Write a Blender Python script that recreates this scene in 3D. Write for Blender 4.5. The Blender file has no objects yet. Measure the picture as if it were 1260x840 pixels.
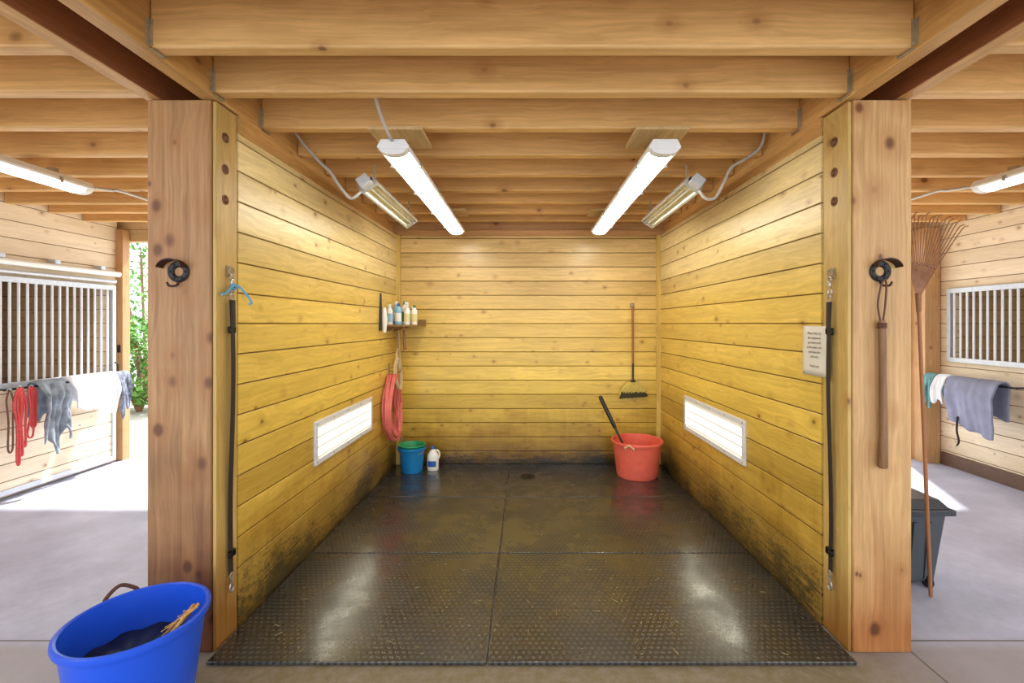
import bpy, math, random, bmesh
from mathutils import Vector, Matrix, noise as mnoise
random.seed(7)
scene = bpy.context.scene
COL = scene.collection
try:
    scene.view_settings.view_transform = 'Standard'
except Exception: pass

F=560.0; CX=648.0; CY=398.0; H=1.8
def P(px,py,Y): return Vector(((px-CX)/F*Y, Y, H-(py-CY)/F*Y))

def lin(c):
    out=[]
    for v in c:
        v=v/255.0
        out.append(v/12.92 if v<=0.04045 else ((v+0.055)/1.055)**2.4)
    return (out[0],out[1],out[2],1.0)

# ---------------------------------------------------------------- materials
class NT:
    def __init__(s,name):
        s.mat=bpy.data.materials.new(name); s.mat.use_nodes=True
        s.nt=s.mat.node_tree; s.b=s.nt.nodes['Principled BSDF']
    def new(s,t,**k):
        n=s.nt.nodes.new(t)
        for a,v in k.items(): setattr(n,a,v)
        return n
    def put(s,sock,v):
        if isinstance(v,bpy.types.NodeSocket): s.nt.links.new(v,sock)
        else: sock.default_value=v
    def m(s,op,a,b=None,c=None,clamp=False):
        n=s.new('ShaderNodeMath',operation=op); n.use_clamp=clamp
        s.put(n.inputs[0],a)
        if b is not None: s.put(n.inputs[1],b)
        if c is not None: s.put(n.inputs[2],c)
        return n.outputs[0]
    def mix(s,f,a,b,bt='MIX'):
        n=s.new('ShaderNodeMix',data_type='RGBA',blend_type=bt)
        s.put(n.inputs[0],f); s.put(n.inputs[6],a); s.put(n.inputs[7],b)
        return n.outputs[2]
    def comb(s,x,y,z):
        n=s.new('ShaderNodeCombineXYZ')
        s.put(n.inputs[0],x); s.put(n.inputs[1],y); s.put(n.inputs[2],z)
        return n.outputs[0]
    def pos(s):
        g=s.new('ShaderNodeNewGeometry'); p=s.new('ShaderNodeSeparateXYZ')
        s.nt.links.new(g.outputs['Position'],p.inputs[0])
        return g.outputs['Position'],p.outputs[0],p.outputs[1],p.outputs[2]
    def noise(s,vec,scale,detail=3,rough=.5):
        n=s.new('ShaderNodeTexNoise'); s.nt.links.new(vec,n.inputs['Vector'])
        n.inputs['Scale'].default_value=scale; n.inputs['Detail'].default_value=detail
        n.inputs['Roughness'].default_value=rough
        return n.outputs['Fac']
    def rng(s,v,a,b,c,d):
        n=s.new('ShaderNodeMapRange'); s.put(n.inputs[0],v)
        for i,x in enumerate((a,b,c,d)): n.inputs[i+1].default_value=x
        return n.outputs[0]
    def ramp(s,v,stops):
        n=s.new('ShaderNodeValToRGB'); s.put(n.inputs[0],v); e=n.color_ramp.elements
        while len(e)<len(stops): e.new(0.5)
        for i,(p,c) in enumerate(stops): e[i].position=p; e[i].color=c
        return n.outputs[0]
    def bump(s,h,strength,dist):
        n=s.new('ShaderNodeBump'); s.put(n.inputs['Height'],h)
        n.inputs['Strength'].default_value=strength; n.inputs['Distance'].default_value=dist
        s.nt.links.new(n.outputs[0],s.b.inputs['Normal'])

def simple(name,c,rough=.5,metal=0.0,var=.12,vs=12,emit=0,bumpy=0):
    t=NT(name); pos,x,y,z=t.pos()
    n=t.noise(pos,vs,4)
    f=t.rng(n,.3,.7,1-var,1+var)
    base=t.mix(1.0,lin(c),t.comb(f,f,f),'MULTIPLY')
    t.put(t.b.inputs['Base Color'],base)
    t.b.inputs['Roughness'].default_value=rough; t.b.inputs['Metallic'].default_value=metal
    if emit:
        t.b.inputs['Emission Color'].default_value=lin(c); t.b.inputs['Emission Strength'].default_value=emit
    if bumpy: t.bump(n,.5,bumpy)
    return t.mat

def wood(name,col,grain='X',ph=None,z0=0.0,knots=8.0,knotr=.11,rough=.45,zramp=None,dirt=None,wash=None,
         gv=(.74,1.1),pv=(.82,1.1),stain=None,bump=.2,kd=.85,warpk=3.5):
    t=NT(name); pos,x,y,z=t.pos()
    oi=t.new('ShaderNodeObjectInfo')
    ax={'X':(x,y,z),'Y':(y,x,z),'Z':(z,x,y)}[grain]
    along=t.m('ADD',ax[0],t.m('MULTIPLY',oi.outputs['Random'],17.0))
    if ph:
        u=t.m('DIVIDE',t.m('SUBTRACT',z,z0),ph)
        idx=t.m('FLOOR',u); fr=t.m('FRACT',u)
        wn=t.new('ShaderNodeTexWhiteNoise',noise_dimensions='1D'); t.put(wn.inputs['W'],idx)
        rid=wn.outputs['Value']
        along=t.m('ADD',along,t.m('MULTIPLY',rid,31.0))
    v=t.comb(t.m('MULTIPLY',along,.7),t.m('MULTIPLY',ax[1],26.0),t.m('MULTIPLY',ax[2],26.0))
    warp=t.noise(t.comb(along,t.m('MULTIPLY',ax[1],2.0),t.m('MULTIPLY',ax[2],2.0)),2.0,2)
    va=t.new('ShaderNodeVectorMath',operation='ADD'); t.put(va.inputs[0],v)
    t.put(va.inputs[1],t.comb(0.0,t.m('MULTIPLY',warp,warpk),t.m('MULTIPLY',warp,warpk)))
    g=t.noise(va.outputs[0],1.6,6,.68)
    gf=t.rng(g,.3,.72,gv[0],gv[1])
    if zramp:
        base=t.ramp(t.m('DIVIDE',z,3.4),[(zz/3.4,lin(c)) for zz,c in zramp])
    else: base=lin(col)
    big=t.noise(t.comb(t.m('MULTIPLY',along,.8),t.m('MULTIPLY',ax[1],3.0),t.m('MULTIPLY',ax[2],3.0)),1.3,3)
    bf=t.rng(big,.3,.7,.88,1.08)
    f=t.m('MULTIPLY',gf,bf)
    if ph: f=t.m('MULTIPLY',f,t.rng(rid,0,1,pv[0],pv[1]))
    else: f=t.m('MULTIPLY',f,t.rng(oi.outputs['Random'],0,1,.90,1.06))
    f2=t.m('POWER',f,1.15); f3=t.m('POWER',f,1.45)
    c=t.mix(1.0,base,t.comb(f,f2,f3),'MULTIPLY')
    vo=t.new('ShaderNodeTexVoronoi'); vo.inputs['Scale'].default_value=knots
    t.put(vo.inputs['Vector'],t.comb(t.m('MULTIPLY',along,.75),ax[1],ax[2]))
    sc=t.new('ShaderNodeSeparateColor'); t.nt.links.new(vo.outputs['Color'],sc.inputs[0])
    kr=t.rng(sc.outputs[0],0,1,.35,1.35)
    dd=t.m('DIVIDE',vo.outputs['Distance'],kr)
    k=t.rng(dd,knotr*.45,knotr*.9,1.0,0.0)
    kh=t.rng(dd,knotr,knotr*2.4,.34,0.0)
    c=t.mix(kh,c,lin((160,100,46))); c=t.mix(t.m('MULTIPLY',k,kd),c,lin((96,52,22)))
    h=g
    if ph:
        gl=t.m('LESS_THAN',t.m('ABSOLUTE',t.m('SUBTRACT',fr,.5)),.478)
        gg=t.rng(gl,0,1,.28,1.0)
        c=t.mix(1.0,c,t.comb(gg,t.m('MULTIPLY',gg,t.rng(gl,0,1,.8,1)),t.m('MULTIPLY',gg,t.rng(gl,0,1,.6,1))),'MULTIPLY')
    if wash:
        hgt,wc=wash
        w1=t.noise(t.comb(t.m('MULTIPLY',x,1.2),t.m('MULTIPLY',y,1.2),t.m('MULTIPLY',z,2.4)),1.6,5,.6)
        w2=t.noise(t.comb(t.m('MULTIPLY',x,14.0),t.m('MULTIPLY',y,14.0),t.m('MULTIPLY',z,1.5)),1.0,4,.6)
        ww=t.m('ADD',t.m('SUBTRACT',1.0,t.m('DIVIDE',z,hgt)),t.m('MULTIPLY',t.m('SUBTRACT',w1,.5),2.0))
        ww=t.m('ADD',ww,t.m('MULTIPLY',t.m('SUBTRACT',w2,.5),.6))
        if ph: ww=t.m('ADD',ww,t.rng(rid,0,1,-.2,.2))
        c=t.mix(t.m('MULTIPLY',t.rng(ww,.1,1.0,0,1),.9),c,t.mix(1.0,c,lin(wc),'MULTIPLY'))
    if dirt:
        hgt,amount,dc=dirt
        n2=t.noise(pos,2.6,5,.6); n3=t.noise(t.comb(t.m('MULTIPLY',x,7.0),t.m('MULTIPLY',y,7.0),t.m('MULTIPLY',z,60.0)),1.0,5,.7)
        n4=t.noise(pos,48,4,.7)
        mk_=t.m('SUBTRACT',1.0,t.m('DIVIDE',z,hgt))
        mk_=t.m('ADD',mk_,t.m('MULTIPLY',t.m('SUBTRACT',n2,.5),2.6))
        mk_=t.m('ADD',mk_,t.m('MULTIPLY',t.m('SUBTRACT',n3,.5),2.8))
        mk_=t.m('ADD',mk_,t.m('MULTIPLY',t.m('SUBTRACT',n4,.5),2.6))
        low=t.rng(z,hgt*1.6,hgt*.4,0.0,1.0)
        mm=t.m('MULTIPLY',t.m('MULTIPLY',t.rng(mk_,.25,.95,0.0,1.0),amount),low)
        c=t.mix(mm,c,lin(dc))
    if stain:
        hgt,sc_=stain
        n2=t.noise(pos,2.5,4); n5=t.noise(va.outputs[0],.6,4)
        mm=t.m('ADD',t.m('SUBTRACT',1.0,t.m('DIVIDE',z,hgt)),t.m('MULTIPLY',t.m('SUBTRACT',n2,.5),.9))
        mm=t.m('ADD',mm,t.m('MULTIPLY',t.m('SUBTRACT',n5,.5),.6))
        c=t.mix(t.m('MULTIPLY',t.rng(mm,0,.8,0,1),.9),c,t.mix(1.0,c,lin(sc_),'MULTIPLY'))
    t.put(t.b.inputs['Base Color'],c)
    t.b.inputs['Roughness'].default_value=rough
    t.bump(h,bump,.003)
    return t.mat

M={}
M['wall']=wood('varnished_pine_boards',(214,178,82),'Y',ph=.18,rough=.30,pv=(.80,1.1),kd=.7,gv=(.76,1.1),knots=6.5,knotr=.11,
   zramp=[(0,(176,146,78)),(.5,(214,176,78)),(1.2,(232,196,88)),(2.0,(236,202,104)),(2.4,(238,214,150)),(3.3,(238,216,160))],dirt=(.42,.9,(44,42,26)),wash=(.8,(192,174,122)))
M['wallb']=wood('varnished_pine_boards_across',(214,178,82),'X',ph=.18,rough=.30,pv=(.80,1.08),kd=.6,gv=(.76,1.1),knots=6.5,knotr=.10,
   zramp=[(0,(134,108,58)),(.3,(200,164,68)),(.9,(238,204,88)),(1.8,(236,200,104)),(2.5,(228,194,126)),(3.3,(216,184,124))],dirt=(.22,.96,(34,32,20)),wash=(.8,(184,162,104)))
M['pale']=wood('pale_pine_boards',(236,218,188),'Y',ph=.18,rough=.55,pv=(.9,1.05),gv=(.86,1.04),kd=.6)
M['palex']=wood('pale_pine_boards_across',(210,178,130),'X',ph=.18,rough=.55,pv=(.9,1.06),gv=(.86,1.05),kd=.5)
M['post']=wood('fir_post_wood',(208,164,108),'Z',knots=5.5,knotr=.20,rough=.5,gv=(.66,1.1),stain=(.7,(206,164,126)),warpk=1.8)
M['postd']=wood('weathered_fir_post_wood',(192,146,98),'Z',knots=5.5,knotr=.21,rough=.5,gv=(.58,1.1),stain=(1.2,(140,94,66)),warpk=1.8)
M['jamb']=wood('varnished_jamb_wood',(216,182,108),'Z',knots=4,rough=.45,gv=(.72,1.08),stain=(.6,(180,140,90)))
M['joist']=wood('fir_joist_wood',(226,178,112),'X',knots=3.6,knotr=.11,rough=.45,gv=(.72,1.1),kd=.8,warpk=2)
M['beam']=wood('fir_beam_wood',(216,166,98),'Y',knots=3.5,knotr=.09,rough=.5,gv=(.68,1.1),kd=.8)
M['shadebeam']=wood('red_brown_shaded_beam_wood',(150,90,54),'Y',knots=3,rough=.5,gv=(.7,1.1))
M['deck']=wood('ceiling_deck_wood',(226,192,138),'Y',knots=4,rough=.6,gv=(.8,1.05),kd=.5)
M['ply']=wood('plywood',(220,186,130),'Y',knots=2,rough=.6)
M['dpost']=wood('aisle_post_wood',(196,152,104),'Z',knots=5,rough=.5)
M['stick']=wood('handle_wood',(164,108,68),'Z',knots=2,rough=.45,bump=.1,knotr=.01)
M['stick2']=wood('worn_handle_wood',(146,106,70),'Z',knots=3,rough=.55,bump=.2,knotr=.01,gv=(.6,1.15))
M['shelf']=wood('shelf_wood',(150,112,60),'Y',knots=3,rough=.6)
M['trimw']=wood('trim_wood_yellow',(222,188,96),'Z',knots=3,rough=.45)
M['trimx']=wood('header_wood',(200,150,96),'X',knots=3,rough=.5)
M['base']=simple('dark_baseboard_paint',(100,74,56),.6)
M['white']=simple('white_enamel',(236,236,232),.4,var=.03)
M['galv']=simple('galvanised_steel',(190,194,198),.4,.35,var=.08,vs=25)
M['barw']=simple('light_grey_bar_paint',(226,228,232),.4,.1,var=.04)
M['steel']=simple('dull_steel',(164,144,110),.55,.05,var=.2,vs=30)
M['chrome']=simple('chrome_snap_metal',(180,176,168),.3,.7,var=.1,vs=60)
M['bolt']=simple('bronze_brown_bolt',(112,72,46),.5,.3,var=.3,vs=60)
M['rust']=simple('rusty_iron',(70,46,36),.6,.4,var=.4,vs=50)
M['blackm']=simple('black_iron',(38,36,38),.45,.4,var=.2,vs=40)
M['strap']=simple('black_nylon_webbing',(42,33,28),.65,var=.15,vs=90)
M['blackp']=simple('black_plastic',(28,29,32),.4)
M['grayp']=simple('dark_grey_bin_plastic',(72,77,82),.42,var=.08)
M['lid']=simple('black_bin_lid_plastic',(58,61,68),.35,var=.08)
M['bluetub']=simple('blue_tub_plastic',(30,84,214),.33,var=.06,vs=4)
M['bluetubin']=simple('shadow_dark_tub_contents',(18,24,44),.5)  # dark colour of the contents stands for the shadow down inside the tub
M['blueb']=simple('teal_blue_bucket_plastic',(18,118,178),.35,var=.06)
M['green']=simple('green_bucket_plastic',(30,150,96),.4,var=.08)
M['redtub']=simple('faded_red_tub_plastic',(230,104,84),.42,var=.07)
M['hose']=simple('coral_pink_hose_rubber',(220,112,104),.4,var=.1)
M['rope']=simple('cream_rope',(216,196,150),.8,var=.2,vs=120)
M['yrope']=simple('tan_frayed_rope',(196,150,84),.85,var=.4,vs=120,bumpy=.004)
M['brope']=simple('dark_rope',(84,52,40),.8,var=.3,vs=120)
M['redrope']=simple('red_lead_rope',(204,72,70),.7,var=.2,vs=90)
M['twine']=simple('blue_baling_twine',(96,156,190),.6,var=.15,vs=80)
M['paper']=simple('white_paper',(222,216,198),.7,var=.03)
M['ink']=simple('grey_ink',(120,114,104),.7,var=.02)
M['plwhite']=simple('white_bottle_plastic',(236,234,226),.35,var=.03)
M['plblue']=simple('blue_bottle_plastic',(40,92,170),.35,var=.05)
M['pllt']=simple('pale_blue_bottle_plastic',(142,190,214),.3,var=.05)
M['plyel']=simple('pale_yellow_bottle_plastic',(216,206,140),.35,var=.05)
M['plgrn']=simple('green_label_plastic',(70,130,84),.4,var=.05)
M['brist']=simple('straw_broom_bristles',(214,194,104),.8,var=.25,vs=80)
M['bristb']=simple('dark_broom_tips',(70,66,40),.8,var=.3,vs=80)
M['rake']=simple('dull_brown_rake_tines',(146,102,70),.55,.2,var=.2,vs=30)
M['cream']=simple('cream_heater_enamel',(222,218,200),.4,var=.04)
M['heatg']=simple('grey_heater_housing',(168,164,152),.4,.2,var=.06)
M['reflect']=simple('heater_reflector_metal',(232,222,176),.3,.4,var=.05)
M['cond']=simple('grey_conduit',(180,176,168),.4,.1,var=.06)
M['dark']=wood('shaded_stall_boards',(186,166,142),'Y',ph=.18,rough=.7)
M['clwhite']=simple('white_blanket_cloth',(228,230,234),.9,var=.12,vs=6)
M['clgrey']=simple('slate_blue_blanket_cloth',(132,136,158),.9,var=.12,vs=8)
M['clteal']=simple('teal_saddle_pad_cloth',(96,144,146),.9,var=.35,vs=10)
M['clgreen']=simple('grey_blue_sheet_cloth',(140,150,160),.9,var=.5,vs=9)
M['clnavy']=simple('grey_patterned_cloth',(120,128,144),.9,var=.6,vs=16)
M['brown']=simple('brown_leather',(100,62,42),.6,var=.2)
M['straw']=simple('dry_straw',(180,164,112),.8,var=.2)
M['leaf']=simple('shrub_leaves',(96,146,62),.6,var=.35,vs=3)
M['drain']=simple('cast_drain_metal',(62,56,46),.5,.6,var=.3)
M['ground']=simple('sunlit_gravel',(200,194,184),.9,var=.15,vs=8)
M['tube']=simple('glowing_fluorescent_lens',(255,251,242),.3,var=0,emit=19.5)
M['tube2']=simple('glowing_aisle_lens',(246,250,255),.3,var=0,emit=15)

def panelmat():
    t=NT('glowing_wall_panel_lens'); pos,x,y,z=t.pos()
    b=None
    for zc in (.765,.845,.925):
        q=t.rng(t.m('ABSOLUTE',t.m('SUBTRACT',z,zc)),.018,.032,1.0,0.0)
        b=q if b is None else t.m('MAXIMUM',b,q)
    rib=t.rng(t.m('FRACT',t.m('DIVIDE',y,.05)),.0,.14,.75,1.0)
    t.b.inputs['Base Color'].default_value=lin((150,146,128))
    t.b.inputs['Emission Color'].default_value=lin((255,249,222))
    t.put(t.b.inputs['Emission Strength'],t.m('MULTIPLY',t.rng(b,0,1,.6,11.0),rib))
    return t.mat
M['panel']=panelmat()

def concrete():
    t=NT('smooth_concrete'); pos,x,y,z=t.pos()
    n=t.noise(pos,1.6,6,.6); n2=t.noise(pos,14,5,.7); n3=t.noise(pos,90,2)
    c=t.ramp(n,[(.3,lin((166,168,186))),(.55,lin((188,190,210))),(.75,lin((204,206,224)))])
    f=t.rng(n2,.3,.7,.88,1.06); c=t.mix(1.0,c,t.comb(f,f,f),'MULTIPLY')
    a=t.m('ABSOLUTE',t.m('SUBTRACT',x,.05)); near=t.rng(a,1.6,2.3,1.0,0.0)
    d=t.m('MULTIPLY',near,t.rng(n2,.35,.6,.7,.97))
    nearf=t.m('MULTIPLY',t.rng(y,2.5,2.62,1.0,0.0),.6)
    c=t.mix(nearf,c,lin((150,138,124)))
    c=t.mix(d,c,lin((112,98,64)))
    jy=t.m('LESS_THAN',t.m('ABSOLUTE',t.m('SUBTRACT',y,2.585)),.006)
    far=t.m('GREATER_THAN',t.m('ABSOLUTE',x),1.9)
    j=t.m('MULTIPLY',jy,far)
    jx=t.m('LESS_THAN',t.m('ABSOLUTE',t.m('SUBTRACT',t.m('ABSOLUTE',x),2.11)),.006)
    j=t.m('MAXIMUM',j,t.m('MULTIPLY',jx,t.m('LESS_THAN',y,2.585)))
    c=t.mix(t.m('MULTIPLY',j,.75),c,lin((80,70,58)))
    t.put(t.b.inputs['Base Color'],c)
    t.put(t.b.inputs['Roughness'],t.rng(n2,.3,.7,.4,.65))
    t.bump(t.m('ADD',n3,n2),.15,.002)
    return t.mat
M['conc']=concrete()

def rubber():
    t=NT('wet_studded_rubber'); pos,x,y,z=t.pos()
    s=.036
    u=t.m('DIVIDE',x,s); row=t.m('FLOOR',t.m('DIVIDE',y,s))
    u=t.m('ADD',u,t.m('MULTIPLY',t.m('MODULO',row,2.0),.5))
    fx=t.m('SUBTRACT',t.m('FRACT',u),.5); fy=t.m('SUBTRACT',t.m('FRACT',t.m('DIVIDE',y,s)),.5)
    d=t.m('SQRT',t.m('ADD',t.m('MULTIPLY',fx,fx),t.m('MULTIPLY',fy,fy)))
    h=t.rng(d,.20,.34,1.0,0.0)
    n=t.noise(pos,1.0,5,.55); n2=t.noise(pos,9,5,.65); n6=t.noise(pos,2.2,6,.7)
    c=t.ramp(n,[(.36,lin((25,27,29))),(.54,lin((37,38,38))),(.72,lin((54,52,46)))])
    f=t.rng(n2,.3,.7,.7,1.2); c=t.mix(1.0,c,t.comb(f,f,f),'MULTIPLY')
    c=t.mix(t.m('MULTIPLY',h,.24),c,lin((120,119,114)))
    t.put(t.b.inputs['Base Color'],c)
    t.put(t.b.inputs['Roughness'],t.rng(n6,.38,.62,.17,.40))
    t.b.inputs['Specular IOR Level'].default_value=.6
    t.put(t.b.inputs['Coat Weight'],t.rng(n6,.4,.62,.85,.3)); t.b.inputs['Coat Roughness'].default_value=.22
    t.bump(t.m('ADD',h,t.m('MULTIPLY',n2,.9)),.55,.0022)
    return t.mat
M['rubber']=rubber()

# ---------------------------------------------------------------- mesh builder
def smooth(pts,k=6,closed=False):
    pts=[Vector(p) for p in pts]; n=len(pts); out=[]
    rngi=range(n if closed else n-1)
    for i in rngi:
        if closed: p0,p1,p2,p3=pts[(i-1)%n],pts[i],pts[(i+1)%n],pts[(i+2)%n]
        else: p0,p1,p2,p3=pts[max(i-1,0)],pts[i],pts[i+1],pts[min(i+2,n-1)]
        for j in range(k):
            t=j/k
            out.append(.5*((2*p1)+(-p0+p2)*t+(2*p0-5*p1+4*p2-p3)*t*t+(-p0+3*p1-3*p2+p3)*t**3))
    if not closed: out.append(pts[-1])
    return out

class MB:
    def __init__(s): s.v=[]; s.f=[]; s.mi=[]; s.M=Matrix.Identity(4); s.cur=0
    def add(s,vs,fs):
        o=len(s.v)
        for v in vs: s.v.append(s.M@Vector(v))
        for f in fs: s.f.append([i+o for i in f]); s.mi.append(s.cur)
        return s
    def box(s,x0,x1,y0,y1,z0,z1):
        vs=[(x0,y0,z0),(x1,y0,z0),(x1,y1,z0),(x0,y1,z0),(x0,y0,z1),(x1,y0,z1),(x1,y1,z1),(x0,y1,z1)]
        return s.add(vs,[(0,3,2,1),(4,5,6,7),(0,1,5,4),(1,2,6,5),(2,3,7,6),(3,0,4,7)])
    def frustum(s,b,t,z0,z1):
        vs=[(b[0],b[2],z0),(b[1],b[2],z0),(b[1],b[3],z0),(b[0],b[3],z0),(t[0],t[2],z1),(t[1],t[2],z1),(t[1],t[3],z1),(t[0],t[3],z1)]
        return s.add(vs,[(0,3,2,1),(4,5,6,7),(0,1,5,4),(1,2,6,5),(2,3,7,6),(3,0,4,7)])
    def prism(s,poly,z0,z1):
        n=len(poly); vs=[(p[0],p[1],z0) for p in poly]+[(p[0],p[1],z1) for p in poly]
        fs=[tuple(range(n))[::-1],tuple(range(n,2*n))]+[(i,(i+1)%n,(i+1)%n+n,i+n) for i in range(n)]
        return s.add(vs,fs)
    def lathe(s,prof,c=(0,0,0),n=32,sx=1,sy=1):
        vs=[];fs=[]
        for r,z in prof:
            for i in range(n):
                a=2*math.pi*i/n; vs.append((c[0]+r*sx*math.cos(a),c[1]+r*sy*math.sin(a),c[2]+z))
        for k in range(len(prof)-1):
            for i in range(n):
                j=(i+1)%n; fs.append((k*n+i,k*n+j,(k+1)*n+j,(k+1)*n+i))
        if prof[0][0]>1e-6: fs.append(tuple(range(n))[::-1])
        if prof[-1][0]>1e-6: fs.append(tuple((len(prof)-1)*n+i for i in range(n)))
        return s.add(vs,fs)
    def tube(s,pts,r,n=8,closed=False,flat=1.0,up=None):
        pts=[Vector(p) for p in pts]; m=len(pts); vs=[];fs=[]
        prev=None
        for i in range(m):
            if closed: t=(pts[(i+1)%m]-pts[(i-1)%m])
            else: t=pts[min(i+1,m-1)]-pts[max(i-1,0)]
            t.normalize()
            if prev is None:
                a=Vector(up) if up else (Vector((0,0,1)) if abs(t.z)<.9 else Vector((1,0,0)))
                u=(a-t*a.dot(t)).normalized()
            else: u=(prev-t*prev.dot(t)).normalized()
            prev=u; w=t.cross(u)
            rr=r[i] if isinstance(r,(list,tuple)) else r
            for k in range(n):
                a=2*math.pi*k/n; vs.append(pts[i]+u*rr*math.cos(a)+w*rr*flat*math.sin(a))
        L=m if closed else m-1
        for i in range(L):
            for k in range(n):
                a=i*n+k;b=i*n+(k+1)%n;c=((i+1)%m)*n+(k+1)%n;d=((i+1)%m)*n+k
                fs.append((a,b,c,d))
        if not closed: fs.append(tuple(range(n))[::-1]); fs.append(tuple((m-1)*n+k for k in range(n)))
        return s.add(vs,fs)
    def torus(s,c,R,r,axis='X',n=24,m=8,sz=1.0):
        pts=[]
        for i in range(n):
            a=2*math.pi*i/n; q=(R*math.cos(a),R*sz*math.sin(a))
            pts.append(Vector(c)+(Vector((0,q[0],q[1])) if axis=='X' else Vector((q[0],0,q[1])) if axis=='Y' else Vector((q[0],q[1],0))))
        return s.tube(pts,r,m,closed=True)

def finish(ob,parent=None,label=None,cat=None,kind=None,group=None):
    COL.objects.link(ob)
    if parent is not None: ob.parent=parent
    if label: ob['label']=label
    if cat and parent is None: ob['category']=cat
    if kind: ob['kind']=kind
    if group: ob['group']=group
    return ob

def mk(mb,name,mats,origin=None,parent=None,label=None,cat=None,kind=None,group=None,bevel=0,sharp=38,seg=2):
    if isinstance(mats,str): mats=[mats]
    if parent is not None: origin=Vector(parent.location)
    if origin is None:
        xs=[v.x for v in mb.v];ys=[v.y for v in mb.v];zs=[v.z for v in mb.v]
        origin=Vector(((min(xs)+max(xs))/2,(min(ys)+max(ys))/2,min(zs)))
    origin=Vector(origin)
    me=bpy.data.meshes.new(name)
    me.from_pydata([tuple(v-origin) for v in mb.v],[],mb.f)
    for m in mats: me.materials.append(M[m])
    for p,i in zip(me.polygons,mb.mi): p.material_index=i; p.use_smooth=True
    me.update()
    bm=bmesh.new(); bm.from_mesh(me); bmesh.ops.recalc_face_normals(bm,faces=bm.faces); bm.to_mesh(me); bm.free()
    me.set_sharp_from_angle(angle=math.radians(sharp))
    ob=bpy.data.objects.new(name,me)
    ob.location=(0,0,0) if parent is not None else origin
    if bevel:
        b=ob.modifiers.new('bevel','BEVEL'); b.width=bevel; b.segments=seg; b.limit_method='ANGLE'
    return finish(ob,parent,label,cat,kind,group)

def root(name,loc,label,cat,group=None):
    e=bpy.data.objects.new(name,None); e.location=loc; e.empty_display_size=.1
    return finish(e,None,label,cat,None,group)

def planks(mb,p0,p1,z0,z1,ph,outx,outy,thick,g=.007):
    prof=[]; z=math.floor(z0/ph)*ph
    prof.append((z0,0.0))
    while z<z1:
        a=max(z,z0);b=min(z+ph,z1)
        if a==z and z>z0: prof+= [(a,g),(a+g,0.0)]
        if b==z+ph and b<z1: prof+=[(b-g,0.0)]
        z+=ph
    prof.append((z1,0.0))
    n=len(prof); vs=[]
    for q in (p0,p1):
        for zz,d in prof: vs.append((q[0]+outx*d,q[1]+outy*d,zz))
    o=2*n
    for q in (p0,p1):
        vs.append((q[0]+outx*thick,q[1]+outy*thick,z0)); vs.append((q[0]+outx*thick,q[1]+outy*thick,z1))
    fs=[(i,i+1,n+i+1,n+i) for i in range(n-1)]
    fs+=[(o,o+1,o+3,o+2),(0,n,o+2,o),(n-1,o+1,o+3,2*n-1)]
    fs+=[tuple(list(range(n))+[o+1,o]), tuple(list(range(n,2*n))+[o+3,o+2])]
    mb.add(vs,fs)

# ================================================================ SHELL
mb=MB().box(-7.2,7.2,-2.5,6.3,-.12,0); mk(mb,'floor','conc',kind='structure',label='pale smooth concrete barn floor with saw-cut joints')
mb=MB().box(-14,14,6.3,40,-.14,-.02); mk(mb,'ground','ground',kind='structure',label='sunlit gravel yard outside the barn')
mb=MB().box(-7.2,7.2,-.6,6.3,3.31,3.36); mk(mb,'ceiling','deck',kind='structure',label='pale boarded ceiling deck above the joists')

mb=MB(); planks(mb,(-1.70,2.685),(-1.645,5.785),0,2.92,.18,-1,0,.33)
mk(mb,'wall_left','wall',kind='structure',label='yellow varnished pine board partition with grimy lower boards')
mb=MB(); planks(mb,(1.755,2.715),(1.69,5.785),0,2.92,.18,1,0,.33)
mk(mb,'wall_right','wall',kind='structure',label='yellow varnished pine board partition with stained lower boards')
mb=MB(); planks(mb,(-2.02,5.79),(2.05,5.79),0,2.92,.18,0,1,.3)
mk(mb,'wall_back','wallb',kind='structure',label='yellow varnished pine board wall with black damp along the foot')
tn=[0]
def trim(mbx,mat,label,bevel=.003):
    tn[0]+=1
    return mk(mbx,'trim_%d'%tn[0],mat,kind='structure',label=label,bevel=bevel)
trim(MB().box(-1.72,1.76,5.76,5.80,2.92,2.985),'trimx','dark fir header board over the boarded wall')
trim(MB().box(-1.72,1.76,5.80,6.1,2.985,3.31),'trimx','fir header above the boarded wall')
trim(MB().box(-1.66,-1.60,5.745,5.79,.02,2.92),'trimw','yellow corner trim board')
trim(MB().box(1.645,1.70,5.745,5.79,.02,2.92),'trimw','yellow corner trim board')
trim(MB().box(-1.725,-1.705,2.50,2.68,.0,3.02),'jamb','yellow varnished jamb board on the post side')
trim(MB().box(1.765,1.785,2.50,2.71,.0,3.02),'jamb','yellow varnished jamb board on the post side')
trim(MB().box(-1.76,-1.685,2.685,5.79,2.92,3.03),'beam','fir top plate along the partition')
trim(MB().box(1.745,1.83,2.715,5.79,2.92,3.03),'beam','fir top plate along the partition')

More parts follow.
